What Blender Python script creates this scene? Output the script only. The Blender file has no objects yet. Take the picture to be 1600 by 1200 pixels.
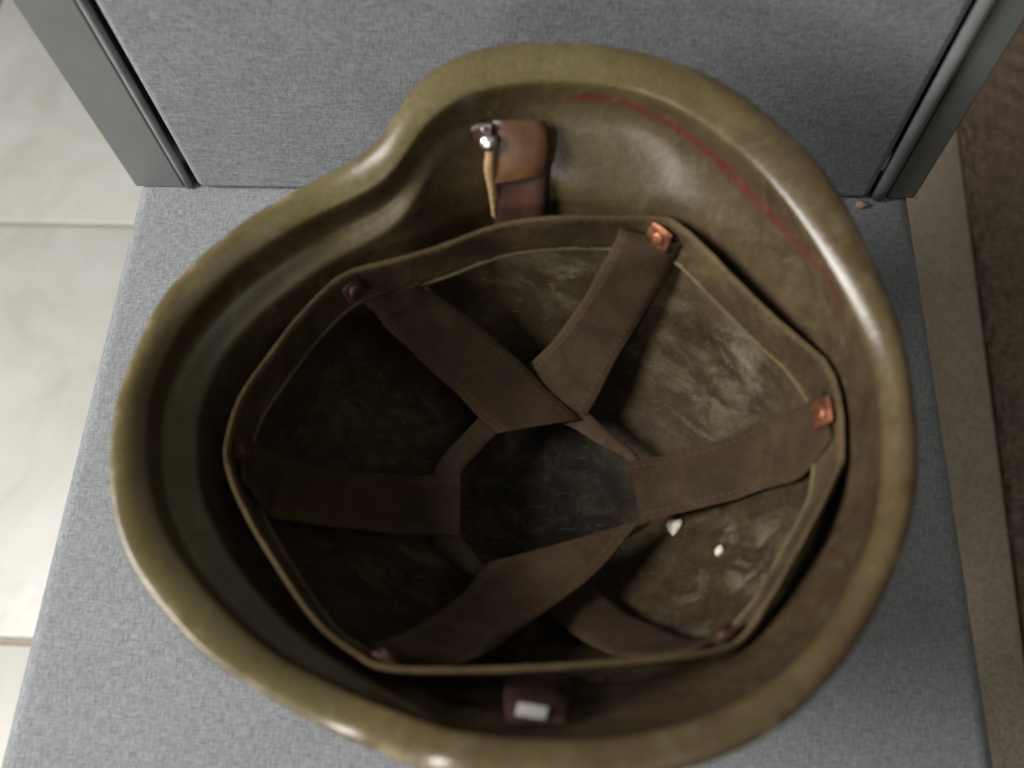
import bpy, math, random
import numpy as np
from mathutils import Vector, Matrix

random.seed(4)
rng = np.random.default_rng(7)
scene = bpy.context.scene
COL = scene.collection

# ------------------------------------------------------------------ camera
# World: seat top is z = 0, x to the right, y towards the backrest.
F = 1432.0                       # focal length in pixels of a 1600 px wide frame
H = 0.47                         # camera height above the seat
dn = Vector((50, -645, -F)).normalized()        # straight down, in camera axes
dy = Vector((147, 3192, -F)); dy = (dy - dn * dy.dot(dn)).normalized()
zc_ = -dn
xc_ = dy.cross(zc_)
RCW = Matrix((xc_, dy, zc_))     # camera axes -> world
cam_d = bpy.data.cameras.new('camera')
cam_d.sensor_width = 36.0
cam_d.lens = 36.0 * F / 1600.0
cam_d.clip_start = 0.01
cam_d.clip_end = 50
cam_d.dof.use_dof = True
cam_d.dof.focus_distance = 0.56
cam_d.dof.aperture_fstop = 5.2
cam = bpy.data.objects.new('camera', cam_d)
COL.objects.link(cam)
cam.matrix_world = Matrix.Translation((0, 0, H)) @ RCW.to_4x4()
scene.camera = cam
RN = np.array(RCW)

# ------------------------------------------------------------------ light
world = bpy.data.worlds.new('World')
scene.world = world
world.use_nodes = True
bg = world.node_tree.nodes['Background']
bg.inputs[0].default_value = (1.0, 0.94, 0.88, 1)
bg.inputs[1].default_value = 0.08


def lamp(name, loc, target, size, energy, color):
    d = bpy.data.lights.new(name, 'AREA')
    d.shape = 'DISK'
    d.size = size
    d.energy = energy
    d.color = color
    o = bpy.data.objects.new(name, d)
    COL.objects.link(o)
    o.location = loc
    o.rotation_euler = (Vector(target) - Vector(loc)).to_track_quat('-Z', 'Y').to_euler()
    return o


lamp('room_lamp', (-1.0, -0.05, 0.78), (0.0, 0.15, 0.0), 0.5, 23.5, (1.0, 0.97, 0.92))
lamp('highlight_fill', (-0.74, -1.12, 0.72), (0.04, 0.25, 0.14), 0.26, 5.2, (1.0, 0.96, 0.88))  # added lamp, makes the inner-wall highlight and some fill
lamp('overhead_fill', (0.75, -0.35, 2.1), (0.3, 0.15, -0.2), 1.6, 5.0, (1.0, 0.94, 0.84))  # added overhead fill for the floor strip, carpet and left inner wall

scene.view_settings.view_transform = 'Standard'
scene.view_settings.look = 'None'
scene.view_settings.exposure = 0.0
scene.view_settings.gamma = 1.0
scene.render.engine = 'CYCLES'


# ------------------------------------------------------------------ helpers
def ray(u, v):
    d = RN @ np.array([u - 800.0, -(v - 600.0), -F])
    return d


def at(u, v, z):
    """the world point at height z seen at pixel (u, v) of the photograph"""
    d = ray(u, v)
    t = (z - H) / d[2]
    return np.array([d[0] * t, d[1] * t, z])


def at_y(u, v, y):
    d = ray(u, v)
    t = y / d[1]
    return np.array([d[0] * t, y, H + d[2] * t])


def tag(o, label=None, cat=None, group=None, kind=None):
    if label: o['label'] = label
    if cat: o['category'] = cat
    if group: o['group'] = group
    if kind: o['kind'] = kind
    return o


def empty(name, loc=(0, 0, 0)):
    o = bpy.data.objects.new(name, None)
    o.empty_display_size = 0.05
    COL.objects.link(o)
    o.location = loc
    return o


def mesh_obj(name, verts, faces, mat, parent=None, smooth=True):
    me = bpy.data.meshes.new(name)
    me.from_pydata([tuple(map(float, v)) for v in verts], [], faces)
    me.validate()
    me.update()
    if smooth:
        me.polygons.foreach_set('use_smooth', [True] * len(me.polygons))
    if mat: me.materials.append(mat)
    o = bpy.data.objects.new(name, me)
    COL.objects.link(o)
    if parent:
        o.parent = parent
        o.matrix_parent_inverse = Matrix.Translation(parent.location).inverted()
    return o


def fix_normals(o):
    import bmesh
    bm = bmesh.new(); bm.from_mesh(o.data)
    bmesh.ops.recalc_face_normals(bm, faces=bm.faces)
    bm.to_mesh(o.data); bm.free()


def sharpen(o, angle=40):
    import bmesh
    bm = bmesh.new(); bm.from_mesh(o.data)
    for e in bm.edges:
        if len(e.link_faces) == 2 and e.calc_face_angle(0) > math.radians(angle):
            e.smooth = False
    bm.to_mesh(o.data); bm.free()


def box_obj(name, lo, hi, mat, parent=None, bevel=0.0, seg=4, taper=None):
    import bmesh
    bm = bmesh.new()
    bmesh.ops.create_cube(bm, size=1.0)
    lo = Vector(lo); hi = Vector(hi)
    for v in bm.verts:
        v.co = Vector((lo[i] + (hi[i] - lo[i]) * (v.co[i] + 0.5) for i in range(3)))
    if taper:
        for v in bm.verts: v.co = taper(v.co)
    if bevel:
        bmesh.ops.bevel(bm, geom=bm.edges[:], offset=bevel, segments=seg, profile=0.5, affect='EDGES')
    me = bpy.data.meshes.new(name)
    bm.to_mesh(me); bm.free()
    me.polygons.foreach_set('use_smooth', [True] * len(me.polygons))
    me.materials.append(mat)
    o = bpy.data.objects.new(name, me)
    COL.objects.link(o)
    if parent:
        o.parent = parent
        o.matrix_parent_inverse = Matrix.Translation(parent.location).inverted()
    m = o.modifiers.new('wn', 'WEIGHTED_NORMAL')
    m.keep_sharp = True
    return o


def catmull(pts, n, closed=False):
    P = np.array(pts, float)
    m = len(P)
    out = []
    segs = m if closed else m - 1
    for i in range(segs):
        if closed:
            p0, p1, p2, p3 = P[(i - 1) % m], P[i], P[(i + 1) % m], P[(i + 2) % m]
        else:
            p0, p1, p2, p3 = P[max(i - 1, 0)], P[i], P[i + 1], P[min(i + 2, m - 1)]
        for k in range(n):
            t = k / n
            out.append(0.5 * ((2 * p1) + (-p0 + p2) * t + (2 * p0 - 5 * p1 + 4 * p2 - p3) * t * t
                              + (-p0 + 3 * p1 - 3 * p2 + p3) * t ** 3))
    if not closed: out.append(P[-1])
    return np.array(out)


def ribbon(name, L, R, thick, mat, parent, closed=False, cross=6, belly=0.0, frays=0.0):
    """a solid strap between two edge lines L and R (n x 3), grown by thick to the back of its face"""
    L = np.array(L); R = np.array(R)
    n = len(L)
    W = []
    for j in range(cross + 1):
        t = j / cross
        W.append(L * (1 - t) + R * t)
    G = np.array(W).transpose(1, 0, 2)          # n, cross+1, 3
    if closed:
        tl = np.roll(G, -1, 0) - np.roll(G, 1, 0)
    else:
        tl = np.gradient(G, axis=0)
    ac = np.gradient(G, axis=1)
    N = np.cross(tl, ac)
    N /= np.linalg.norm(N, axis=2, keepdims=True) + 1e-12
    s = np.linspace(0, 1, cross + 1)
    prof = belly * np.sin(np.pi * s)
    top = G + N * prof[None, :, None]
    if frays:
        top = top + N * (rng.normal(0, frays, (n, cross + 1))[:, :, None])
    bot = top - N * thick
    # rounded long edges
    e = ac / (np.linalg.norm(ac, axis=2, keepdims=True) + 1e-12)
    rr = thick * 0.4
    loop = []
    loop.append((top[:, 0] + bot[:, 0]) / 2 - e[:, 0] * rr)
    for j in range(cross + 1): loop.append(top[:, j])
    loop.append((top[:, -1] + bot[:, -1]) / 2 + e[:, -1] * rr)
    for j in range(cross, -1, -1): loop.append(bot[:, j])
    loop = np.array(loop).transpose(1, 0, 2)
    m = loop.shape[1]
    verts = loop.reshape(-1, 3)
    faces = []
    for i in range(n if closed else n - 1):
        a = i * m; b = ((i + 1) % n) * m
        for j in range(m):
            k = (j + 1) % m
            faces.append((a + j, a + k, b + k, b + j))
    if not closed:
        faces.append(tuple(range(m)))
        faces.append(tuple((n - 1) * m + k for k in range(m - 1, -1, -1)))
    o = mesh_obj(name, verts, faces, mat, parent)
    uv = o.data.uv_layers.new(name='UVMap')
    seg = np.linalg.norm(np.diff((L + R) / 2, axis=0), axis=1)
    cum = np.concatenate([[0], np.cumsum(seg)])
    wid = np.linalg.norm(L - R, axis=1).mean()
    jj = np.array([0] + list(np.linspace(0, 1, cross + 1)) + [1] + list(np.linspace(1, 0, cross + 1)))
    for lp in o.data.loops:
        i, j = divmod(lp.vertex_index, m)
        uv.data[lp.index].uv = (cum[i], jj[j] * wid)
    ac_ = o.data.attributes.new('across', 'FLOAT', 'POINT')
    ac_.data.foreach_set('value', np.tile(jj, n).astype(np.float32))
    fix_normals(o)
    sharpen(o, 60)
    return o


def tube(name, pts, rad, mat, parent, closed=False, seg=10, flat=1.0):
    P = np.array(pts, float)
    n = len(P)
    T = (np.roll(P, -1, 0) - np.roll(P, 1, 0)) if closed else np.gradient(P, axis=0)
    T /= np.linalg.norm(T, axis=1, keepdims=True)
    up = np.array([0.0, 0.0, 1.0])
    if abs(T[:, 2]).mean() > 0.9: up = np.array([0.0, 1.0, 0.0])
    S = np.cross(T, up); S /= np.linalg.norm(S, axis=1, keepdims=True)
    U = np.cross(S, T)
    verts = []
    for i in range(n):
        for k in range(seg):
            a = 2 * math.pi * k / seg
            verts.append(P[i] + S[i] * math.cos(a) * rad + U[i] * math.sin(a) * rad * flat)
    faces = []
    for i in range(n if closed else n - 1):
        a = i * seg; b = ((i + 1) % n) * seg
        for k in range(seg):
            l = (k + 1) % seg
            faces.append((a + k, a + l, b + l, b + k))
    if not closed:
        faces.append(tuple(range(seg - 1, -1, -1)))
        faces.append(tuple((n - 1) * seg + k for k in range(seg)))
    o = mesh_obj(name, verts, faces, mat, parent)
    fix_normals(o)
    return o


# ------------------------------------------------------------------ materials
class NT:
    def __init__(self, name):
        self.m = bpy.data.materials.new(name)
        self.m.use_nodes = True
        self.t = self.m.node_tree
        self.b = self.t.nodes['Principled BSDF']

    def n(self, kind, **kw):
        nd = self.t.nodes.new(kind)
        for k, v in kw.items():
            if k.startswith('i_'):
                nd.inputs[k[2:]].default_value = v
            else:
                setattr(nd, k, v)
        return nd

    def l(self, a, b): self.t.links.new(a, b)

    def coord(self, scale=(1, 1, 1), out='Object'):
        c = self.n('ShaderNodeTexCoord')
        mp = self.n('ShaderNodeMapping')
        mp.inputs['Scale'].default_value = scale
        self.l(c.outputs[out], mp.inputs['Vector'])
        return mp.outputs['Vector']

    def noise(self, vec, scale, detail=4, rough=0.55, dist=0.0):
        nd = self.n('ShaderNodeTexNoise')
        nd.inputs['Scale'].default_value = scale
        nd.inputs['Detail'].default_value = detail
        nd.inputs['Roughness'].default_value = rough
        nd.inputs['Distortion'].default_value = dist
        self.l(vec, nd.inputs['Vector'])
        return nd.outputs['Fac']

    def ramp(self, fac, stops):
        r = self.n('ShaderNodeValToRGB')
        e = r.color_ramp.elements
        while len(e) < len(stops): e.new(0.5)
        for i, (p, c) in enumerate(stops):
            e[i].position = p
            e[i].color = (*c, 1) if len(c) == 3 else c
        self.l(fac, r.inputs['Fac'])
        return r.outputs['Color']

    def mix(self, fac, a, b, mode='MIX'):
        x = self.n('ShaderNodeMix', data_type='RGBA', blend_type=mode)
        for sock, val in ((x.inputs[0], fac), (x.inputs[6], a), (x.inputs[7], b)):
            if hasattr(val, 'links'): self.l(val, sock)
            elif isinstance(val, (int, float)): sock.default_value = val
            else: sock.default_value = (*val, 1)
        return x.outputs[2]

    def math(self, op, a, b=0.0):
        x = self.n('ShaderNodeMath', operation=op)
        for sock, val in ((x.inputs[0], a), (x.inputs[1], b)):
            if hasattr(val, 'links'): self.l(val, sock)
            else: sock.default_value = val
        return x.outputs[0]

    def bump(self, height, strength=0.3, dist=0.001):
        b = self.n('ShaderNodeBump')
        b.inputs['Strength'].default_value = strength
        b.inputs['Distance'].default_value = dist
        self.l(height, b.inputs['Height'])
        self.l(b.outputs['Normal'], self.b.inputs['Normal'])

    def color(self, c):
        if hasattr(c, 'links'): self.l(c, self.b.inputs['Base Color'])
        else: self.b.inputs['Base Color'].default_value = (*c, 1)

    def rough(self, r):
        if hasattr(r, 'links'): self.l(r, self.b.inputs['Roughness'])
        else: self.b.inputs['Roughness'].default_value = r

    def attr(self, name):
        a = self.n('ShaderNodeAttribute')
        a.attribute_name = name
        return a.outputs['Fac']


def fabric_mat(name, dark, mid, light):
    """melange upholstery cloth; threads run along the two directions of each face (any face of a box)"""
    k = NT(name)
    a = k.noise(k.coord((160, 1500, 1500)), 1.0, 3, 0.6)
    b = k.noise(k.coord((1500, 160, 260)), 1.0, 3, 0.6)
    c = k.noise(k.coord((1, 1, 1)), 420, 4, 0.65)
    big = k.noise(k.coord((1, 1, 1)), 24, 3, 0.5)
    s = k.math('ADD', k.math('MULTIPLY', a, 0.36), k.math('MULTIPLY', b, 0.36))
    s = k.math('ADD', s, k.math('MULTIPLY', c, 0.22))
    s = k.math('ADD', s, k.math('MULTIPLY', big, 0.06))
    col = k.ramp(s, [(0.40, dark), (0.50, mid), (0.60, light)])
    k.color(col)
    k.rough(0.92)
    k.b.inputs['Specular IOR Level'].default_value = 0.15
    k.b.inputs['Sheen Weight'].default_value = 0.10
    k.b.inputs['Sheen Roughness'].default_value = 0.6
    k.bump(s, 0.5, 0.0012)
    return k.m


M_fabric = fabric_mat('grey_melange_cloth', (0.135, 0.143, 0.155), (0.213, 0.223, 0.238), (0.298, 0.309, 0.325))

k = NT('grey_vinyl')
nz = k.noise(k.coord(), 900, 3, 0.6)
k.color(k.ramp(k.noise(k.coord(), 14, 4), [(0.3, (0.13, 0.142, 0.14)), (0.7, (0.165, 0.18, 0.175))]))
k.rough(0.42)
k.bump(nz, 0.12, 0.0004)
M_vinyl = k.m

k = NT('grey_piping')
k.color(k.ramp(k.noise(k.coord(), 60, 4), [(0.3, (0.15, 0.16, 0.165)), (0.7, (0.22, 0.23, 0.235))]))
k.rough(0.38)
k.bump(k.noise(k.coord(), 1200, 2), 0.15, 0.0004)
M_pipe = k.m

k = NT('dark_backing')
k.color(k.ramp(k.noise(k.coord(), 80, 3), [(0.3, (0.018, 0.019, 0.022)), (0.7, (0.035, 0.036, 0.04))]))
k.rough(0.85)
M_dark = k.m

k = NT('ceramic_tile')
v = k.coord()
n1 = k.noise(v, 7, 6, 0.6, 0.8)
n2 = k.noise(v, 60, 5, 0.65)
c = k.ramp(n1, [(0.28, (0.48, 0.478, 0.445)), (0.5, (0.60, 0.602, 0.575)), (0.75, (0.69, 0.692, 0.675))])
c = k.mix(k.math('MULTIPLY', n2, 0.22), c, (0.62, 0.58, 0.49))
k.color(c)
k.rough(k.math('ADD', k.math('MULTIPLY', n2, 0.2), 0.3))
k.bump(k.math('ADD', n1, k.math('MULTIPLY', n2, 0.3)), 0.12, 0.004)
M_tile = k.m

k = NT('grout')
k.color(k.ramp(k.noise(k.coord(), 300, 4), [(0.3, (0.33, 0.29, 0.22)), (0.7, (0.44, 0.40, 0.32))]))
k.rough(0.95)
k.bump(k.noise(k.coord(), 700, 4), 0.5, 0.001)
M_grout = k.m

k = NT('brown_carpet')
v = k.coord((1, 1, 1))
fib = k.noise(k.coord((90, 420, 420)), 1.0, 4, 0.65)
blot = k.noise(v, 12, 4, 0.55)
c = k.ramp(fib, [(0.3, (0.18, 0.125, 0.085)), (0.52, (0.46, 0.345, 0.25)), (0.70, (0.68, 0.545, 0.42))])
c = k.mix(k.math('MULTIPLY', blot, 0.5), c, (0.22, 0.165, 0.12))
k.color(c)
k.rough(1.0)
k.b.inputs['Specular IOR Level'].default_value = 0.05
k.bump(fib, 1.0, 0.006)
M_carpet = k.m

k = NT('beige_stone_strip')
v = k.coord()
n2 = k.noise(v, 380, 4, 0.7)
c = k.ramp(n2, [(0.32, (0.30, 0.25, 0.18)), (0.5, (0.52, 0.45, 0.345)), (0.68, (0.72, 0.645, 0.52))])
c = k.mix(k.math('MULTIPLY', k.noise(v, 18, 4), 0.4), c, (0.31, 0.265, 0.18))
k.color(c)
k.rough(0.7)
k.bump(n2, 0.4, 0.001)
M_strip = k.m

# helmet paint: olive lacquer, worn and dusty inside, with rusty red streaks
k = NT('olive_lacquer')
v = k.coord()
big = k.noise(v, 16, 5, 0.6, 0.4)
mid = k.noise(v, 75, 5, 0.62, 0.6)
fin = k.noise(v, 520, 4, 0.65)
olive = k.ramp(big, [(0.25, (0.076, 0.057, 0.022)), (0.5, (0.113, 0.092, 0.037)), (0.75, (0.152, 0.132, 0.060))])
olive = k.mix(k.math('MULTIPLY', mid, 0.30), olive, (0.105, 0.078, 0.038))
# old brown discolouring of the rear half, and the inner wall's shade painted in as brown
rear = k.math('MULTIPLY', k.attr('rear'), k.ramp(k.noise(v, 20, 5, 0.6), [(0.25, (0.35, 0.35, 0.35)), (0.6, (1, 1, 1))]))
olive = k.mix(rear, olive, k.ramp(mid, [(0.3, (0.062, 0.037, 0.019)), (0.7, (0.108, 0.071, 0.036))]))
shade_mix = k.math('MULTIPLY', k.attr('wall_shade'), k.ramp(k.noise(v, 26, 5, 0.65), [(0.22, (0.45, 0.45, 0.45)), (0.55, (1, 1, 1))]))
olive = k.mix(shade_mix, olive, k.ramp(mid, [(0.3, (0.034, 0.021, 0.014)), (0.7, (0.068, 0.048, 0.027))]))
# brown staining
st = k.ramp(k.noise(v, 28, 6, 0.65, 1.2), [(0.50, (0, 0, 0)), (0.68, (1, 1, 1))])
olive = k.mix(k.math('MULTIPLY', st, 0.40), olive, (0.060, 0.036, 0.022))
# the bowl: matt brown paint, darkened so its shade sits in the colour
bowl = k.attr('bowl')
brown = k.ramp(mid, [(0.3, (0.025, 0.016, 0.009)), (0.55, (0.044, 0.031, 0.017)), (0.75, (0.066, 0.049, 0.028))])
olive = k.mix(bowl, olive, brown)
olive = k.mix(k.attr('crown'), olive, k.ramp(mid, [(0.35, (0.012, 0.009, 0.007)), (0.55, (0.022, 0.018, 0.014)), (0.7, (0.048, 0.041, 0.031))]))  # crown darker still: shade of its depth put into the colour
# pale scuffs
du = k.attr('dust')
mp1 = k.n('ShaderNodeMapping'); mp1.inputs['Rotation'].default_value = (0, 0, 0.55)
k.l(v, mp1.inputs['Vector'])
mp2 = k.n('ShaderNodeMapping'); mp2.inputs['Scale'].default_value = (26, 75, 60)
k.l(mp1.outputs['Vector'], mp2.inputs['Vector'])
streak = k.noise(mp2.outputs['Vector'], 1.0, 7, 0.68, 0.6)
scuff = k.math('MULTIPLY', du, k.ramp(streak, [(0.47, (0, 0, 0)), (0.74, (1, 1, 1))]))
olive = k.mix(scuff, olive, (0.205, 0.182, 0.125))
# red streaks
rd = k.attr('red')
rmask = k.math('MULTIPLY', rd, k.ramp(k.noise(v, 95, 5, 0.7), [(0.36, (0.1, 0.1, 0.1)), (0.52, (1, 1, 1))]))
olive = k.mix(k.math('MULTIPLY', rmask, 0.8), olive, (0.125, 0.018, 0.018))
grit = k.ramp(k.noise(v, 900, 3, 0.7), [(0.35, (0.70, 0.70, 0.70)), (0.65, (1.25, 1.25, 1.25))])
olive = k.mix(0.8, olive, grit, 'MULTIPLY')
rub = k.ramp(k.noise(v, 38, 8, 0.78, 2.0), [(0.54, (0, 0, 0)), (0.66, (1, 1, 1))])
olive = k.mix(k.math('MULTIPLY', k.math('MULTIPLY', rub, k.math('SUBTRACT', 1.0, bowl)), 0.28), olive, (0.205, 0.185, 0.105))
# chipped specks
chip = k.ramp(k.noise(v, 240, 3, 0.6), [(0.70, (0, 0, 0)), (0.74, (1, 1, 1))])
olive = k.mix(k.math('MULTIPLY', chip, 0.5), olive, (0.05, 0.033, 0.022))
eg = k.attr('edge')
em = k.math('MULTIPLY', eg, k.ramp(k.noise(v, 55, 6, 0.75), [(0.52, (0, 0, 0)), (0.60, (1, 1, 1))]))
olive = k.mix(k.math('MULTIPLY', em, 0.45), olive, (0.30, 0.26, 0.17))
scr = k.n('ShaderNodeMapping'); scr.inputs['Rotation'].default_value = (0.3, 0.4, 0.9); scr.inputs['Scale'].default_value = (30, 900, 300)
k.l(v, scr.inputs['Vector'])
sm_ = k.ramp(k.noise(scr.outputs['Vector'], 1.0, 2, 0.5), [(0.68, (0, 0, 0)), (0.72, (1, 1, 1))])
olive = k.mix(k.math('MULTIPLY', sm_, 0.25), olive, (0.22, 0.19, 0.11))
k.color(olive)
ro = k.math('ADD', k.math('MULTIPLY', mid, 0.22), 0.19)
ro = k.math('ADD', ro, k.math('MULTIPLY', bowl, 0.34))
ro = k.math('ADD', ro, k.math('MULTIPLY', scuff, 0.2))
k.rough(ro)
k.l(k.math('SUBTRACT', 0.5, k.math('MULTIPLY', bowl, 0.43)), k.b.inputs['Specular IOR Level'])
k.bump(k.math('ADD', k.math('MULTIPLY', mid, 0.6), k.math('MULTIPLY', fin, 0.25)), 0.20, 0.0016)
M_shell = k.m


def web_mat(name, dark, mid, light, stitch=False):
    k = NT(name)
    uv = k.coord((1, 1, 1), 'UV')
    w = k.n('ShaderNodeTexWave', wave_type='BANDS', bands_direction='DIAGONAL')
    w.inputs['Scale'].default_value = 210
    w.inputs['Distortion'].default_value = 1.2
    w.inputs['Detail'].default_value = 2
    k.l(uv, w.inputs['Vector'])
    ob = k.coord()
    n1 = k.noise(ob, 34, 5, 0.62, 0.5)
    n2 = k.noise(ob, 420, 4, 0.7)
    f = k.math('ADD', k.math('MULTIPLY', n1, 0.75), k.math('MULTIPLY', n2, 0.25))
    c = k.ramp(f, [(0.32, dark), (0.5, mid), (0.68, light)])
    c = k.mix(k.math('MULTIPLY', w.outputs['Fac'], 0.08), c, dark)
    sx = k.n('ShaderNodeSeparateXYZ')
    k.l(uv, sx.inputs[0])
    off = k.math('ABSOLUTE', k.math('SUBTRACT', k.math('ABSOLUTE', k.math('SUBTRACT', k.attr('across'), 0.5)), 0.40))
    line = k.math('LESS_THAN', off, 0.022)
    dash = k.math('GREATER_THAN', k.math('FRACT', k.math('MULTIPLY', sx.outputs[0], 260.0)), 0.35)
    st_ = k.math('MULTIPLY', line, dash)
    if stitch: c = k.mix(k.math('MULTIPLY', st_, 0.55), c, light)
    rim_ = k.ramp(k.math('ABSOLUTE', k.math('SUBTRACT', k.attr('across'), 0.5)), [(0.42, (0, 0, 0)), (0.5, (1, 1, 1))])
    if stitch: c = k.mix(k.math('MULTIPLY', rim_, k.math('MULTIPLY', n2, 0.9)), c, light)
    k.color(c)
    k.rough(0.85)
    k.b.inputs['Specular IOR Level'].default_value = 0.2
    k.bump(k.math('ADD', k.math('MULTIPLY', w.outputs['Fac'], 0.16), n2), 0.3, 0.0006)
    return k.m


M_web = web_mat('brown_webbing', (0.024, 0.014, 0.008), (0.043, 0.026, 0.014), (0.070, 0.046, 0.025), True)
M_band = web_mat('khaki_webbing', (0.026, 0.016, 0.010), (0.056, 0.037, 0.019), (0.122, 0.090, 0.043), True)

M_ring = web_mat('brown_tape', (0.030, 0.019, 0.012), (0.055, 0.036, 0.022), (0.085, 0.058, 0.034))
M_hem = web_mat('khaki_tape', (0.060, 0.044, 0.023), (0.115, 0.092, 0.047), (0.18, 0.15, 0.08))
k = NT('brown_leather')
v = k.coord()
n1 = k.noise(v, 60, 5, 0.6)
n2 = k.noise(v, 600, 4, 0.6)
k.color(k.ramp(n1, [(0.3, (0.052, 0.021, 0.010)), (0.55, (0.092, 0.041, 0.016)), (0.75, (0.140, 0.072, 0.027))]))
k.rough(0.42)
k.bump(k.math('ADD', n1, k.math('MULTIPLY', n2, 0.5)), 0.25, 0.0008)
M_leather = k.m

k = NT('raw_leather_edge')
k.color(k.ramp(k.noise(k.coord(), 500, 4), [(0.3, (0.26, 0.16, 0.075)), (0.7, (0.45, 0.31, 0.16))]))
k.rough(0.8)
M_raw = k.m

k = NT('old_copper')
n1 = k.noise(k.coord(), 260, 4, 0.6)
k.color(k.ramp(n1, [(0.3, (0.13, 0.048, 0.028)), (0.6, (0.34, 0.14, 0.072)), (0.8, (0.62, 0.34, 0.18))]))
k.b.inputs['Metallic'].default_value = 0.75
k.rough(k.math('ADD', k.math('MULTIPLY', n1, 0.3), 0.28))
k.bump(n1, 0.3, 0.0006)
M_copper = k.m

k = NT('dark_copper')
n1 = k.noise(k.coord(), 260, 4, 0.6)
k.color(k.ramp(n1, [(0.3, (0.035, 0.020, 0.014)), (0.6, (0.085, 0.040, 0.026)), (0.8, (0.16, 0.075, 0.045))]))
k.b.inputs['Metallic'].default_value = 0.5
k.rough(0.55)
k.bump(n1, 0.3, 0.0006)
M_dcopper = k.m  # darker copper for the four less prominent rivets

k = NT('steel')
n1 = k.noise(k.coord(), 300, 3, 0.6)
k.color(k.ramp(n1, [(0.3, (0.55, 0.54, 0.52)), (0.7, (0.78, 0.77, 0.75))]))
k.b.inputs['Metallic'].default_value = 1.0
k.rough(0.3)
M_steel = k.m

k = NT('dull_plate')
n1 = k.noise(k.coord(), 300, 3, 0.6)
k.color(k.ramp(n1, [(0.3, (0.34, 0.33, 0.30)), (0.7, (0.50, 0.49, 0.45))]))
k.b.inputs['Metallic'].default_value = 0.3
k.rough(0.45)
M_plate = k.m

k = NT('pale_flake')
k.color(k.ramp(k.noise(k.coord(), 700, 4), [(0.3, (0.55, 0.52, 0.38)), (0.7, (0.78, 0.76, 0.62))]))
k.rough(0.8)
M_flake = k.m

k = NT('crumb')
k.color(k.ramp(k.noise(k.coord(), 500, 4), [(0.3, (0.35, 0.24, 0.13)), (0.7, (0.55, 0.43, 0.28))]))
k.rough(0.9)
M_crumb = k.m

k = NT('dark_leather')
v = k.coord()
n1 = k.noise(v, 60, 5, 0.6)
k.color(k.ramp(n1, [(0.3, (0.026, 0.012, 0.010)), (0.55, (0.050, 0.022, 0.016)), (0.75, (0.085, 0.034, 0.022))]))
k.rough(0.5)
k.bump(n1, 0.3, 0.0008)
M_dleather = k.m

# ------------------------------------------------------------------ floor
FZ = -0.45
floor = tag(mesh_obj('floor', [(-3, -3, FZ - 0.004), (3, -3, FZ - 0.004), (3, 3, FZ - 0.004), (-3, 3, FZ - 0.004)],
                     [(0, 1, 2, 3)], M_grout), kind='structure')
g1 = at(95, 352, FZ)[1]
g2 = at(10, 1002, FZ)[1]
TS = g1 - g2
GW = 0.0065
sL0 = at(1497, 262, FZ); sL1 = at(1602, 1110, FZ)      # border of tile strip and carpet
slope = (sL1[0] - sL0[0]) / (sL1[1] - sL0[1])


def edge_x(y): return sL0[0] + slope * (y - sL0[1])


STRIP = 0.075
x_first = at(0, 600, FZ)[0] - 0.16
proto = None
import bmesh
tile_x1 = edge_x(0.3) - STRIP - 0.03
nx = 2
for j in range(-2, 3):
    y1 = g1 - GW / 2 + j * TS
    y0 = y1 - TS + GW
    for i in range(-1, 2):
        x0 = x_first + i * TS + GW / 2
        x1 = x0 + TS - GW
        bx = min(x1, edge_x((y0 + y1) / 2) - STRIP - 0.02)
        if proto is None:
            bm = bmesh.new()
            bmesh.ops.create_cube(bm, size=1.0)
            for v in bm.verts:
                v.co = Vector((v.co.x * (TS - GW), v.co.y * (TS - GW), -0.005 + v.co.z * 0.010))
            bmesh.ops.bevel(bm, geom=bm.edges[:], offset=0.0022, segments=3, profile=0.5, affect='EDGES')
            me = bpy.data.meshes.new('tile'); bm.to_mesh(me); bm.free()
            me.polygons.foreach_set('use_smooth', [True] * len(me.polygons))
            me.materials.append(M_tile)
            proto = me
        o = bpy.data.objects.new('tile', proto)
        COL.objects.link(o)
        o.location = ((x0 + x1) / 2, (y0 + y1) / 2, FZ + 0.002 + rng.normal(0, 0.0003))
        o.rotation_euler.z = random.choice((0, math.pi / 2, math.pi, -math.pi / 2))
        o.parent = floor

# pale strip of floor edging between the tiles and the carpet
y0s, y1s = -1.2, 1.6
vs = []
zt = FZ + 0.010
for y in np.linspace(y0s, y1s, 40):
    for (dx, dz) in ((-STRIP, -0.010), (-STRIP, 0), (-STRIP + 0.003, 0.002), (-0.004, 0.002), (0, -0.001), (0.0, -0.012)):
        vs.append((edge_x(y) + dx, y, zt + dz))
fs = []
for i in range(39):
    for j in range(5):
        a = i * 6 + j
        fs.append((a, a + 1, a + 7, a + 6))
strip = tag(mesh_obj('floor_edging', vs, fs, M_strip), kind='structure')
fix_normals(strip); sharpen(strip, 50)

# carpet: a lumpy pile sheet
ny, nxx = 300, 150
ys = np.linspace(-1.0, 1.4, ny)
vs = []
W = 1.3
for y in ys:
    for i in range(nxx):
        t = i / (nxx - 1)
        x = edge_x(y) + 0.002 + W * t ** 1.6
        z = FZ + 0.014 + 0.002 * math.sin(y * 620 + 3 * math.sin(x * 40)) + rng.normal(0, 0.0013)
        if i == 0: z = FZ
        if i == 1: z = FZ + 0.010
        vs.append((x + rng.normal(0, 0.0008), y, z))
fs = [(j * nxx + i, j * nxx + i + 1, (j + 1) * nxx + i + 1, (j + 1) * nxx + i)
      for j in range(ny - 1) for i in range(nxx - 1)]
tag(mesh_obj('carpet', vs, fs, M_carpet), kind='structure')

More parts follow.
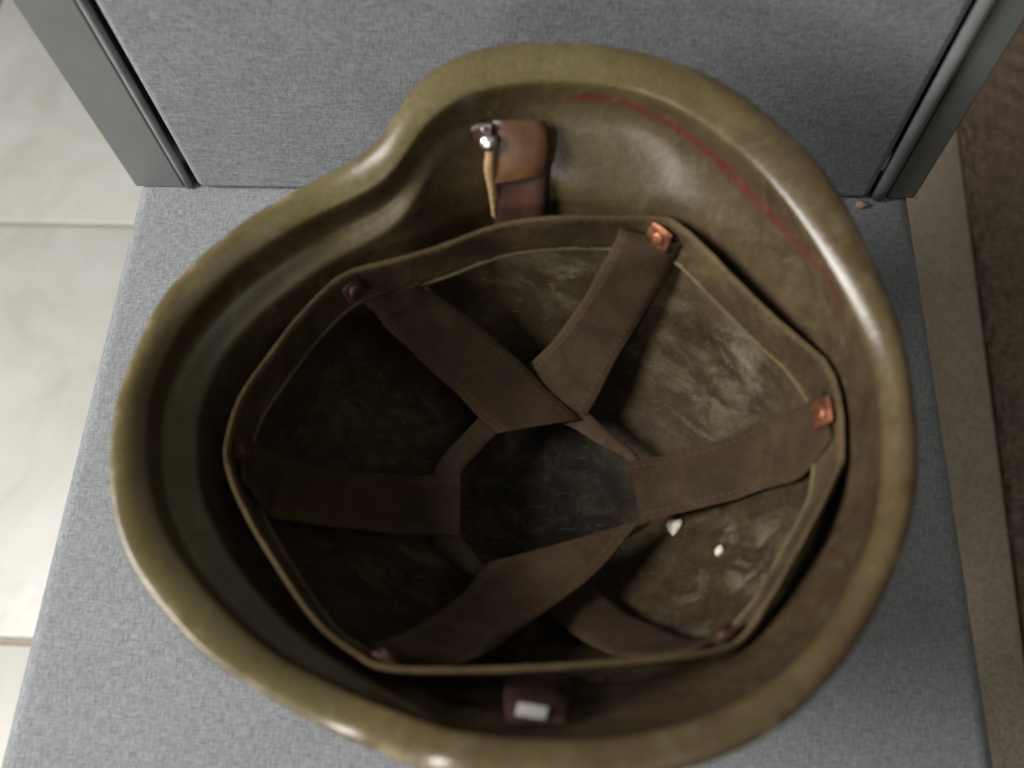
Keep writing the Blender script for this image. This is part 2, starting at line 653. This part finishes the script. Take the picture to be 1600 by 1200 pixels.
# ------------------------------------------------------------------ chair
bl = at(214, 287, 0); br = at(1430, 338, 0)
fl = at(8, 1120, 0); fr = at(1556, 1150, 0)
YB = (bl[1] + br[1]) / 2 + 0.002                        # foot of the backrest
chair = tag(empty('upholstered_chair', ((bl[0] + br[0]) / 2, 0.1, FZ)),
            'grey cloth chair with dark vinyl backrest frame, holding the upturned helmet', 'chair')
YF = -0.16


def seat_shape(co):
    ty = min((co.y - YF) / (YB - YF), 1.0)
    xl0 = fl[0] + (bl[0] - fl[0]) * (YF - fl[1]) / (bl[1] - fl[1])
    xr0 = fr[0] + (br[0] - fr[0]) * (YF - fr[1]) / (br[1] - fr[1])
    xl = xl0 + (bl[0] - xl0) * ty
    xr = xr0 + (br[0] - xr0) * ty
    return Vector((xl + (xr - xl) * co.x, co.y, co.z))


seat = box_obj('seat', (0, YF, -0.11), (1, YB + 0.030, 0.0), M_fabric, chair, 0.010, 5, seat_shape)
# backrest
pl0 = at_y(300, 283, YB); pr0 = at_y(1360, 316, YB)     # pad edges at the seat
XL, XR = bl[0], br[0]
BT = 0.42
PADL = pl0[0]; PADR = pr0[0] - 0.001
RAILW = 0.026
box_obj('backrest_pad', (PADL, YB + 0.001, 0.0008), (PADR, YB + 0.034, BT - 0.03), M_fabric, chair, 0.006, 4)
box_obj('side_rail', (XL, YB + 0.0025, 0.0006), (PADL - 0.0085, YB + 0.040, BT), M_vinyl, chair, 0.0016, 3)
box_obj('side_rail', (PADR + 0.0105, YB + 0.0025, 0.0006), (XR + 0.001, YB + 0.040, BT), M_vinyl, chair, 0.0016, 3)
box_obj('top_rail', (PADL - 0.0083, YB + 0.004, BT - 0.028), (PADR + 0.0103, YB + 0.039, BT - 0.001), M_vinyl, chair, 0.0016, 3)
box_obj('backrest_board', (PADL - 0.0083, YB + 0.0345, 0.0006), (PADR + 0.0103, YB + 0.0405, BT - 0.0285), M_dark, chair, 0.0008, 2)
for (px, r) in ((PADL - 0.0055, 0.0026), (PADR + 0.0052, 0.0042)):
    tube('piping', [(px, YB + 0.0035, z) for z in np.linspace(0.002, BT - 0.03, 30)], r, M_pipe, chair, seg=12)
for (sx, sy) in ((0.06, 0.05), (0.94, 0.05), (0.06, 0.95), (0.94, 0.95)):
    p = seat_shape(Vector((sx, YF + (YB - YF) * sy, 0)))
    box_obj('leg', (p.x - 0.016, p.y - 0.016, FZ + 0.004), (p.x + 0.016, p.y + 0.016, -0.1102), M_vinyl, chair, 0.003, 3)

# ------------------------------------------------------------------ helmet shell
RIM = [(175, 690, .142), (180, 640, .142), (192, 595, .142), (213, 548, .142), (255, 465, .142), (310, 407, .142), (390, 345, .143),
       (470, 296, .145), (530, 264, .149), (577, 238, .155), (606, 205, .161), (633, 155, .168), (675, 112, .174),
       (735, 83, .178), (800, 69, .180), (900, 65, .181), (965, 71, .181), (1050, 93, .180), (1125, 126, .178), (1190, 171, .175),
       (1250, 226, .172), (1290, 272, .170), (1322, 322, .168), (1357, 392, .166), (1391, 476, .164), (1416, 566, .163),
       (1430, 665, .163), (1432, 725, .163), (1423, 810, .164), (1396, 900, .166), (1350, 990, .169), (1290, 1065, .173),
       (1225, 1125, .176), (1150, 1170, .179), (1080, 1196, .181), (980, 1216, .182), (880, 1222, .181), (800, 1216, .178),
       (700, 1200, .176), (646, 1187, .169), (607, 1169, .159), (560, 1147, .150), (515, 1130, .146), (430, 1085, .144), (340, 1030, .143), (280, 975, .142),
       (220, 898, .142), (190, 830, .142), (176, 755, .142)]
CREASE = [(226, 685), (230, 620), (246, 575), (281, 510), (340, 443), (410, 390), (500, 333), (585, 292), (625, 255),
          (660, 200), (705, 160), (760, 138), (830, 126), (900, 124), (980, 136), (1050, 163), (1110, 200), (1170, 250), (1225, 313),
          (1270, 375), (1310, 445), (1342, 515), (1367, 585), (1378, 665), (1379, 735), (1368, 815), (1342, 895), (1298, 972), (1240, 1037), (1170, 1087),
          (1090, 1126), (1000, 1147), (900, 1155), (800, 1153), (700, 1138), (635, 1112), (550, 1080), (445, 1030),
          (362, 965), (298, 895), (257, 825), (232, 750)]
rim3 = np.array([at(*p) for p in RIM])
CX = (rim3[:, 0].min() + rim3[:, 0].max()) / 2
CY = (rim3[:, 1].min() + rim3[:, 1].max()) / 2
NA = 480
TH = np.linspace(-math.pi, math.pi, NA, endpoint=False)


def polar(pts):
    d = catmull(pts, 10, True)
    th = np.arctan2(d[:, 1] - CY, d[:, 0] - CX)
    r = np.hypot(d[:, 0] - CX, d[:, 1] - CY)
    o = np.argsort(th)
    rr = np.interp(TH, th[o], r[o], period=2 * math.pi)
    zz = np.interp(TH, th[o], d[o, 2], period=2 * math.pi)
    ker = np.exp(-0.5 * (np.arange(-9, 10) / 3.0) ** 2); ker /= ker.sum()

    def sm(a): return np.convolve(np.concatenate([a[-9:], a, a[:9]]), ker, 'valid')
    return sm(rr), sm(zz)


r_rim, z_rim = polar(rim3)
DROP = 0.0055 + 0.0 * TH
cz = np.full(len(CREASE), 0.15)
for _ in range(4):
    c3 = np.array([at(u, v, z) for (u, v), z in zip(CREASE, cz)])
    th = np.arctan2(c3[:, 1] - CY, c3[:, 0] - CX)
    cz = np.interp(th, TH, z_rim, period=2 * math.pi) - 0.0055
r_c, z_c = polar(c3)
print('helmet size', np.ptp(rim3[:, 0]), np.ptp(rim3[:, 1]), 'centre', CX, CY, 'flange', (r_rim - r_c).min(), (r_rim - r_c).max(), 'YB', YB,
      'seat', bl, br, 'tile', TS)
# top edge of the liner's headband
def band_z(u): return 0.119 + 0.010 * min(max((u - 420) / 450, 0), 1)


BAND = [(352, 690), (372, 628), (402, 575), (462, 495), (532, 432), (600, 408), (680, 382), (770, 352), (860, 339), (950, 334), (1030, 336),
        (1070, 357), (1140, 422), (1220, 497), (1290, 562), (1322, 607), (1335, 680), (1310, 745), (1262, 840), (1212, 930),
        (1165, 1000), (1110, 1022), (1000, 1035), (850, 1045), (700, 1050), (600, 1046), (550, 1020), (490, 970), (422, 870), (376, 790), (352, 730)]
btop = np.array([at(u, v, band_z(u)) for u, v in BAND])
btop = catmull(btop, 6, True)
band_r, band_zz = polar(btop)
Z0 = 0.0035
NEXP = 2.35
# rings of the inner face, rim to crown
left_w = np.clip(np.cos(TH - math.pi * 1.0) * 1.25 - 0.12, 0, 1) ** 0.7
rings_r, rings_z = [], []
bulge = 0.0006 + 0.0013 * np.clip(0.5 + np.cos(TH), 0, 1)


def bell(c, w): 
    d = (TH - math.radians(c) + math.pi) % (2 * math.pi) - math.pi
    return np.exp(-0.5 * (d / math.radians(w)) ** 2)


# the skirt flares: how far the wall comes in below the lip, side by side of the helmet
flare = 0.0015 + 0.022 * bell(70, 21) + 0.010 * bell(-60, 32) + 0.006 * bell(0, 30)
_df = np.clip((z_c - band_zz) / (z_c - Z0), 0, 1)
room = r_c * (1 - _df ** NEXP) ** (1 / NEXP) - band_r - 0.0045
flare = np.clip(np.minimum(flare, room), 0, 1)
_k = np.exp(-0.5 * (np.arange(-30, 31) / 11.0) ** 2); _k /= _k.sum()
flare = np.convolve(np.concatenate([flare[-30:], flare, flare[:30]]), _k, 'valid')
print('flare', flare[::40].round(4), 'room', room[::40].round(4))
for t in np.linspace(0, 1, 14):
    rings_r.append(r_rim + (r_c - r_rim) * t)
    rings_z.append(z_rim + (z_c - z_rim) * (t ** 1.6) + bulge * (math.sin(math.pi * min(t * 1.02, 1.0)) ** 0.8 - 0.3 * (1 - t)))
for q in (np.linspace(0, 1, 170) ** 1.45)[1:]:
    phi = q * math.pi / 2
    rf = math.cos(phi) ** (2 / NEXP) if q < 1 else 0.0
    df = math.sin(phi) ** (2 / NEXP)
    depth = (z_c - Z0) * df
    s = np.clip((depth - 0.016) / 0.0045, 0, 1); s = s * s * (3 - 2 * s)
    fl_ = np.clip((depth - 0.012) / 0.036, 0, 1); fl_ = fl_ * fl_ * (3 - 2 * fl_)
    rings_r.append((r_c - left_w * 0.012 * s - flare * fl_) * rf)
    rings_z.append(z_c - depth)
RR = np.array(rings_r); ZZ = np.array(rings_z)
for _ in range(3):
    A = RR.copy(); B = ZZ.copy()
    A[1:-1] = (RR[:-2] + 2 * RR[1:-1] + RR[2:]) / 4
    B[1:-1] = (ZZ[:-2] + 2 * ZZ[1:-1] + ZZ[2:]) / 4
    RR, ZZ = A, B
# small hand-made unevenness
wob = 0.0004 * np.sin(3 * TH + 1) + 0.0003 * np.sin(7 * TH + 2) + 0.0002 * np.sin(13 * TH)
RR[:-1] = RR[:-1] + wob[None, :] * np.clip(RR[:-1] / 0.1, 0, 1)
NR = RR.shape[0]
cs, sn = np.cos(TH), np.sin(TH)
G = np.stack([CX + RR * cs, CY + RR * sn, ZZ], axis=2)       # NR, NA, 3
dth = np.roll(G, -1, 1) - np.roll(G, 1, 1)
drg = np.gradient(G, axis=0)
N = np.cross(drg, dth)
N /= np.linalg.norm(N, axis=2, keepdims=True) + 1e-12
N[-1] = (0, 0, 1)
# make normals point inwards / up
if N[60, 0] @ np.array([-cs[0], -sn[0], 0.2]) < 0: N = -N
N[-1] = (0, 0, 1)
N[0] = N[1]
TK = 0.0028
OUT = G - N * TK


def wall_r(th_, z):
    """inner radius of the shell at angle th_ and height z"""
    f = (th_ + math.pi) / (2 * math.pi) * NA
    i = int(f) % NA
    return np.interp(z, ZZ[::-1, i], RR[::-1, i])


def shell_hit(u, v):
    """where the pixel's ray meets the inner face, with that face's normal"""
    d = ray(u, v); d = d / np.linalg.norm(d)
    p0 = np.array([0, 0, H])
    for t in np.arange(0.25, 0.75, 0.0006):
        p = p0 + d * t
        th_ = math.atan2(p[1] - CY, p[0] - CX)
        r = math.hypot(p[0] - CX, p[1] - CY)
        i = int((th_ + math.pi) / (2 * math.pi) * NA) % NA
        if p[2] < ZZ[17, i] and (r >= wall_r(th_, p[2]) or p[2] <= Z0):
            k_ = int(np.argmin(np.linalg.norm(G[:, i] - p, axis=1)))
            return p, N[k_, i]
    return p, np.array([0, 0, 1.0])


helmet = tag(empty('helmet', (CX, CY, 0)), 'old olive steel helmet lying upside down on the grey chair seat, liner showing', 'helmet')
verts = []
rows = []


def add_row(P):
    rows.append(len(verts)); verts.extend(P)


for i in range(NR - 1): add_row(G[i])
crown_in = len(verts); verts.append(G[-1, 0])
# rolled rim: from the inner face's first row round to the outer face
tout = -(drg[0] / (np.linalg.norm(drg[0], axis=1, keepdims=True)))
rim_rows = []
for a in (0.2, 0.4, 0.6, 0.8):
    ang = math.pi * a
    c_ = (G[0] + OUT[0]) / 2
    P = c_ + (G[0] - OUT[0]) / 2 * math.cos(ang) + tout * TK * 0.6 * math.sin(ang)
    rim_rows.append(len(verts)); verts.extend(P)
out_rows = []
for i in range(NR - 1): out_rows.append(len(verts)); verts.extend(OUT[i])
crown_out = len(verts); verts.append(G[-1, 0] - np.array([0, 0, TK]))
faces = []


def bridge(a, b):
    for j in range(NA):
        k_ = (j + 1) % NA
        faces.append((a + j, a + k_, b + k_, b + j))


for a, b in zip(rows[:-1], rows[1:]): bridge(a, b)
for j in range(NA): faces.append((rows[-1] + j, rows[-1] + (j + 1) % NA, crown_in))
seq = [rows[0]] + rim_rows + [out_rows[0]]
for a, b in zip(seq[:-1], seq[1:]): bridge(b, a)
for a, b in zip(out_rows[:-1], out_rows[1:]): bridge(b, a)
for j in range(NA): faces.append((out_rows[-1] + (j + 1) % NA, out_rows[-1] + j, crown_out))
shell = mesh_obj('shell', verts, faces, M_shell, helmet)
fix_normals(shell)

# wear and painted-shade masks stored on the shell's points
V = np.array(verts)
nin = crown_in + 1
bowl = np.zeros(len(V)); dust = np.zeros(len(V)); red = np.zeros(len(V))
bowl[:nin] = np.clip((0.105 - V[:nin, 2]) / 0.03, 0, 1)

for (u, v, s, w) in ((1150, 560, .020, 1.0), (1060, 520, .022, .6), (1100, 640, .020, .7), (1180, 890, .016, 1.0), (1120, 940, .020, .8), (1200, 840, .012, .8),
                     (890, 430, .014, .9), (820, 430, .012, .4), (690, 890, .016, .8), (620, 880, .015, .5), (580, 640, .020, .3),
                     (650, 640, .018, .4), (830, 760, .020, .15), (780, 830, .014, .25), (930, 1070, .012, .5), (1140, 835, .006, 1.0), (1165, 870, .008, 1.0), (1185, 905, .009, 1.0)):
    p, _ = shell_hit(u, v)
    d2 = ((V[:nin] - p) ** 2).sum(1)
    dust[:nin] = np.maximum(dust[:nin], w * np.exp(-d2 / (2 * s * s)))
dust[:nin] = np.maximum(dust[:nin], 0.05 * bowl[:nin])
path = [(895, 148), (945, 153), (985, 163), (1035, 186), (1080, 215), (1122, 250), (1165, 293), (1205, 335), (1245, 378), (1285, 420), (1310, 470), (1330, 520)]
wgt = [1.0, 1.0, 1.0, 1.0, 1.0, 1.0, 1.0, .9, .8, .6, .5, .3]
pp = np.array([shell_hit(*q)[0] for q in path])
pc = catmull(pp, 8)
wc = np.interp(np.linspace(0, 1, len(pc)), np.linspace(0, 1, len(wgt)), wgt)
for p, w in zip(pc, wc):
    d2 = ((V[:nin] - p) ** 2).sum(1)
    red[:nin] = np.maximum(red[:nin], w * np.exp(-d2 / (2 * 0.0018 ** 2)))
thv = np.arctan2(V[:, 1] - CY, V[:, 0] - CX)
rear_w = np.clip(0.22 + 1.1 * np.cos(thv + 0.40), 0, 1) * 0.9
zc_v = np.interp(thv, TH, z_c, period=2 * math.pi)
shade_w = np.zeros(len(V))
shade_w[:nin] = np.clip((zc_v[:nin] - V[:nin, 2] - 0.0005) / 0.004, 0, 1)  # painted shade of the inner wall, starting at the crease
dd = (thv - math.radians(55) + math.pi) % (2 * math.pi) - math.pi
shade_w *= 1 - 0.45 * np.exp(-0.5 * (dd / math.radians(30)) ** 2)  # painted shade thinned where the upper-right wall is lit
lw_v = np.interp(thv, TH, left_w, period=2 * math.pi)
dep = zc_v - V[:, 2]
shade_w *= 1 - 0.9 * lw_v * np.exp(-0.5 * ((dep - 0.0175) / 0.0032) ** 2)
crown_shade_w = np.zeros(len(V))
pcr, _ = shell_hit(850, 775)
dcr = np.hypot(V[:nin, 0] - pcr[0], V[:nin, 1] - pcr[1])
crown_shade_w[:nin] = np.clip((0.058 - dcr) / 0.022, 0, 1)  # painted shade, fading out around the crown
edge_w = np.zeros(len(V))
for i_ in range(3): edge_w[rows[i_]:rows[i_] + NA] = (1, .6, .25)[i_]
for r_ in rim_rows: edge_w[r_:r_ + NA] = 1
for i_ in range(3): edge_w[out_rows[i_]:out_rows[i_] + NA] = (1, .6, .25)[i_]
for nm, arr in (('rear', rear_w), ('wall_shade', shade_w), ('crown', crown_shade_w), ('edge', edge_w), ('bowl', bowl), ('dust', dust), ('red', red)):
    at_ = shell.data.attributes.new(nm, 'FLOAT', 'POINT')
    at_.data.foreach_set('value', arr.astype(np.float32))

# ------------------------------------------------------------------ liner band
def inside(P, gap):
    Q = P.copy()
    for i, p in enumerate(Q):
        th_ = math.atan2(p[1] - CY, p[0] - CX)
        r = math.hypot(p[0] - CX, p[1] - CY)
        m = wall_r(th_, p[2]) - gap
        if r > m:
            Q[i, 0] = CX + (p[0] - CX) * m / r
            Q[i, 1] = CY + (p[1] - CY) * m / r
    return Q


btop[:, 2] += 0.0012 * np.sin(np.linspace(0, 9 * math.pi * 2, len(btop)))
bbot = btop.copy()
bbot[:, 2] -= 0.024
bbot[:, 0] = CX + (bbot[:, 0] - CX) * 0.985
bbot[:, 1] = CY + (bbot[:, 1] - CY) * 0.985
btop = inside(btop, 0.0025); bbot = inside(bbot, 0.0025)
liner = ribbon('headband', btop, bbot, 0.0018, M_band, helmet, closed=True, cross=5, belly=0.0006, frays=0.00012)
# hem stitched along the band's lower and upper edge
inward = np.stack([CX - btop[:, 0], CY - btop[:, 1], 0 * btop[:, 0]], 1)
inward /= np.linalg.norm(inward, axis=1, keepdims=True)
tube('hem', bbot + inward * 0.0010 + np.array([0, 0, 0.0006]), 0.0014, M_hem, helmet, closed=True, seg=8)
tube('hem', btop + inward * 0.0008 + np.array([0, 0, -0.0012]), 0.0013, M_band, helmet, closed=True, seg=8)

# ------------------------------------------------------------------ straps
_bt = np.arctan2(btop[:, 1] - CY, btop[:, 0] - CX)
_bo = np.argsort(_bt)
_brt = np.hypot(btop[:, 0] - CX, btop[:, 1] - CY)[_bo]
_bzz = btop[_bo, 2]
_brb = np.hypot(bbot[:, 0] - CX, bbot[:, 1] - CY)[_bo]
_bt = _bt[_bo]


def band_in(P, gap):
    Q = inside(P, gap + 0.0027)
    for i, p in enumerate(Q):
        th_ = math.atan2(p[1] - CY, p[0] - CX)
        r = math.hypot(p[0] - CX, p[1] - CY)
        bz_ = np.interp(th_, _bt, _bzz, period=2 * math.pi)
        t = min(max((bz_ - p[2]) / 0.024, 0), 1)
        if p[2] < bz_ - 0.034: continue
        m = np.interp(th_, _bt, _brt, period=2 * math.pi) * (1 - t) + np.interp(th_, _bt, _brb, period=2 * math.pi) * t - gap
        if r > m:
            Q[i, 0] = CX + (p[0] - CX) * m / r
            Q[i, 1] = CY + (p[1] - CY) * m / r
    return Q


def strap(name, left, right, zs, over=0.0, n=14):
    """left / right: pixel edges of the strap seen from above, zs: their heights"""
    L = np.array([at(u, v, z + over) for (u, v), z in zip(left, zs)])
    R = np.array([at(u, v, z + over) for (u, v), z in zip(right, zs)])
    L = catmull(L, n); R = catmull(R, n)
    m_ = len(L)
    for E in (L, R):
        ph = rng.uniform(0, 6, 3)
        w_ = 0.00055 * np.sin(np.linspace(0, 11, m_) + ph[0]) + 0.0003 * np.sin(np.linspace(0, 27, m_) + ph[1])
        E[:, 0] += w_; E[:, 1] += 0.6 * w_
        E[:, 2] += 0.0008 * np.sin(np.linspace(0, 9, m_) + ph[2])
    L = band_in(L, 0.0030); R = band_in(R, 0.0030)
    return ribbon(name, L, R, 0.0015, M_web, helmet, cross=6, belly=0.0008, frays=0.00008)


straps = []
# the order: top at the headband -> crown lace
straps.append(strap('strap', [(565, 470), (600, 503), (662, 566), (740, 640), (782, 676)], [(636, 420), (672, 448), (756, 520), (838, 590), (905, 655)], [.100, .088, .062, .042, .038], .002))
straps.append(strap('strap', [(975, 350), (938, 428), (880, 515), (826, 572), (800, 598)], [(1075, 372), (1042, 428), (978, 535), (925, 630), (905, 660)], [.122, .102, .064, .044, .036], -.001))
straps.append(strap('strap', [(1322, 612), (1245, 640), (1182, 671), (1060, 706), (982, 722)], [(1330, 685), (1262, 742), (1195, 768), (1080, 795), (1002, 812)], [.122, .097, .066, .044, .038], .0))
straps.append(strap('strap', [(1165, 1000), (1100, 1003), (1020, 975), (955, 942), (915, 905)], [(1075, 1028), (985, 1025), (940, 1012), (855, 955), (830, 930)], [.122, .098, .062, .040, .034], -.002))
straps.append(strap('strap', [(575, 1010), (640, 990), (705, 945), (745, 905), (765, 882)], [(680, 1046), (745, 1030), (825, 975), (920, 905), (1000, 815)], [.100, .088, .060, .042, .038], .002))
straps.append(strap('strap', [(358, 680), (420, 708), (520, 735), (640, 745), (722, 742)], [(362, 752), (405, 800), (510, 820), (620, 832), (720, 834)], [.112, .094, .060, .042, .038], .0))
# crown lace
LACE = [(718, 740), (748, 703), (781, 672), (830, 664), (882, 660), (935, 690), (986, 720), (998, 765), (1003, 812), (940, 850), (870, 888), (815, 890), (757, 882), (735, 858), (716, 832), (714, 786)]
lace = np.array([at(u, v, 0.0368) for u, v in LACE])
lace = catmull(lace, 5, True)
lace_up = lace.copy()
cen = lace.mean(0)
la_ = np.arctan2(lace[:, 1] - cen[1], lace[:, 0] - cen[0])
lo_ = cen + (lace - cen) * (1.07 + 0.22 * np.clip(0.5 - 1.2 * np.cos(la_ + 0.75), 0, 1))[:, None]
lo_[:, 2] += 0.0005
lace_up[:, 2] -= 0.0002
ribbon('crown_lace', lace_up, lo_, 0.0018, M_ring, helmet, closed=True, cross=3, belly=0.0003)


# rivets
def disc(name, pos, nrm, r, h, mat, parent, seg=18, dome=True, square=0.0, hole=0.0):
    nrm = Vector(nrm).normalized()
    q = nrm.to_track_quat('Z', 'Y')
    prof = [(1.0, -0.3), (1.0, 0.35), (0.9, 0.75), (0.65, 0.95), (0.35, 1.0)] if dome else [(1.0, -0.3), (1.0, 0.8), (0.93, 1.0), (0.45, 1.0)]
    vv, ff = [], []
    for (pr, ph) in prof:
        for k_ in range(seg):
            a = 2 * math.pi * k_ / seg
            sq = 1.0
            if square:
                sq = 1 + square * (1 / max(abs(math.cos(a)), abs(math.sin(a))) - 1)
            vv.append(Vector((math.cos(a) * r * pr * sq, math.sin(a) * r * pr * sq, ph * h)))
    for i in range(len(prof) - 1):
        for k_ in range(seg):
            l_ = (k_ + 1) % seg
            ff.append((i * seg + k_, i * seg + l_, (i + 1) * seg + l_, (i + 1) * seg + k_))
    top = len(vv); vv.append(Vector((0, 0, h * (1.02 if dome else 0.7))))
    base = (len(prof) - 1) * seg
    for k_ in range(seg): ff.append((base + k_, base + (k_ + 1) % seg, top))
    ff.append(tuple(range(seg - 1, -1, -1)))
    vv = [Vector(pos) + q @ v_ for v_ in vv]
    o = mesh_obj(name, vv, ff, mat, parent)
    fix_normals(o); sharpen(o, 50)
    return o


RIV = [(537, 440), (1036, 364), (1301, 645), (1152, 1012), (600, 1036), (368, 705)]
for ri, (u, v) in enumerate(RIV):
    M_rv = M_copper if ri in (1, 2) else M_dcopper
    p = at(u, v, band_z(u) - 0.008)
    th_ = math.atan2(p[1] - CY, p[0] - CX)
    inw = np.array([-math.cos(th_), -math.sin(th_), 0.45]); inw /= np.linalg.norm(inw)
    p[:2] = (CX + 0.2 * math.cos(th_), CY + 0.2 * math.sin(th_)); p = band_in(np.array([p]), 0.0045)[0]
    plate = disc('rivet_washer', p, inw, 0.0059 if ri in (1, 2) else 0.0050, 0.0012, M_rv, helmet, 24, False, 0.7)
    disc('rivet_head', p + inw * 0.0010, inw, 0.0034, 0.0016, M_rv, plate, 18, True)


# ------------------------------------------------------------------ chin strap loops
def wall_strip(name, left, right, lift, thick, mat, n=8, parent=None, belly=0.0):
    def P(c):
        out = []
        for (u, v), l in zip(c, lift):
            p, nn = shell_hit(u, v)
            out.append(p + nn * l)
        return catmull(np.array(out), n)
    return ribbon(name, P(left), P(right), thick, mat, parent or helmet, cross=5, belly=belly)


loop = wall_strip('chin_strap_loop', [(778, 340), (776, 300), (774, 250), (772, 205), (770, 180)],
                  [(852, 338), (853, 300), (855, 250), (856, 210), (852, 184)], [.003, .0035, .0045, .005, .005], .0022, M_dleather, belly=0.0005)  # dark leather puts the overhanging fold's shade into the loop's colour
flap = wall_strip('strap_fold', [(770, 176), (772, 190), (774, 220), (776, 250), (776, 272)],
                  [(848, 180), (853, 192), (856, 220), (855, 250), (853, 264)], [.0060, .0080, .0095, .0095, .0085], .0022, M_leather, parent=helmet, belly=0.001)
edge = wall_strip('raw_edge', [(766, 222), (766, 250), (769, 285), (775, 328)], [(772, 222), (773, 250), (774, 285), (777, 328)],
                  [.0120, .0115, .0075, .0055], .0035, M_raw)
tabp = wall_strip('strap_end', [(736, 196), (746, 186), (757, 178), (767, 174)], [(740, 214), (750, 214), (760, 213), (770, 212)],
                  [.003, .0045, .007, .0085], .002, M_dleather)
p, nn = shell_hit(764, 206)
disc('stud', p + nn * 0.0105, nn * 0.6 + np.array([-0.3, -0.5, 0.5]), 0.0040, 0.0042, M_steel, helmet, 20, True)
for (u, v) in ((750, 180),):
    p, nn = shell_hit(u, v)
    disc('staple', p + nn * 0.0088, nn, 0.0011, 0.0008, M_steel, helmet, 10, True)

wall_strip('chin_strap_loop', [(790, 1066), (790, 1090), (792, 1115), (796, 1140)], [(884, 1066), (888, 1090), (886, 1115), (880, 1140)],
           [.004, .005, .005, .004], .0024, M_dleather, belly=0.0006)
p, nn = shell_hit(833, 1142)
p = p + nn * 0.0066
plate = box_obj('buckle_plate', (p[0] - 0.0050, p[1] - 0.0022, p[2] - 0.0012), (p[0] + 0.0050, p[1] + 0.0020, p[2] + 0.0006), M_plate, helmet, 0.0005, 3,
                lambda c, p=p: Vector((c.x + 0.25 * (c.y - p[1]), c.y - 0.12 * (c.x - p[0]), c.z - 0.25 * (c.y - p[1]))))

# ------------------------------------------------------------------ debris
def flake(name, u, v, r, mat, lift=0.0012, surf=None, flat=0.45, seed=0):
    import bmesh
    if surf is None: p, nn = shell_hit(u, v)
    else: p, nn = surf, np.array([0, 0, 1.0])
    rs = np.random.default_rng(seed)
    bm = bmesh.new()
    bmesh.ops.create_icosphere(bm, subdivisions=2, radius=1.0)
    q = Vector(nn).to_track_quat('Z', 'Y')
    ph = rs.uniform(0, 6, 6)
    for v_ in bm.verts:
        c = v_.co.copy()
        f = 1 + 0.22 * math.sin(3 * c.x + ph[0]) + 0.2 * math.sin(4 * c.y + ph[1]) + 0.12 * math.sin(7 * c.z + ph[2])
        v_.co = Vector(p) + Vector(nn) * lift + q @ Vector((c.x * r * f * 1.25, c.y * r * f, c.z * r * flat * f))
    me = bpy.data.meshes.new(name); bm.to_mesh(me); bm.free()
    me.polygons.foreach_set('use_smooth', [True] * len(me.polygons))
    me.materials.append(mat)
    o = bpy.data.objects.new(name, me); COL.objects.link(o)
    return o


tag(flake('paint_flake', 1055, 825, 0.0036, M_flake, seed=1), 'larger pale flake lying in the helmet bowl, nearer the crown', 'flake', 'pale flakes inside the helmet')
tag(flake('paint_flake', 1127, 862, 0.0027, M_flake, seed=2), 'smaller pale flake lying in the helmet bowl, nearer the rim', 'flake', 'pale flakes inside the helmet')
s = at(1346, 320, 0.0)
tag(flake('crumb', 0, 0, 0.0030, M_crumb, 0.0015, s + np.array([0, -0.001, 0]), 0.6, 3), 'tiny tan crumb on the seat at the foot of the backrest', 'crumb')
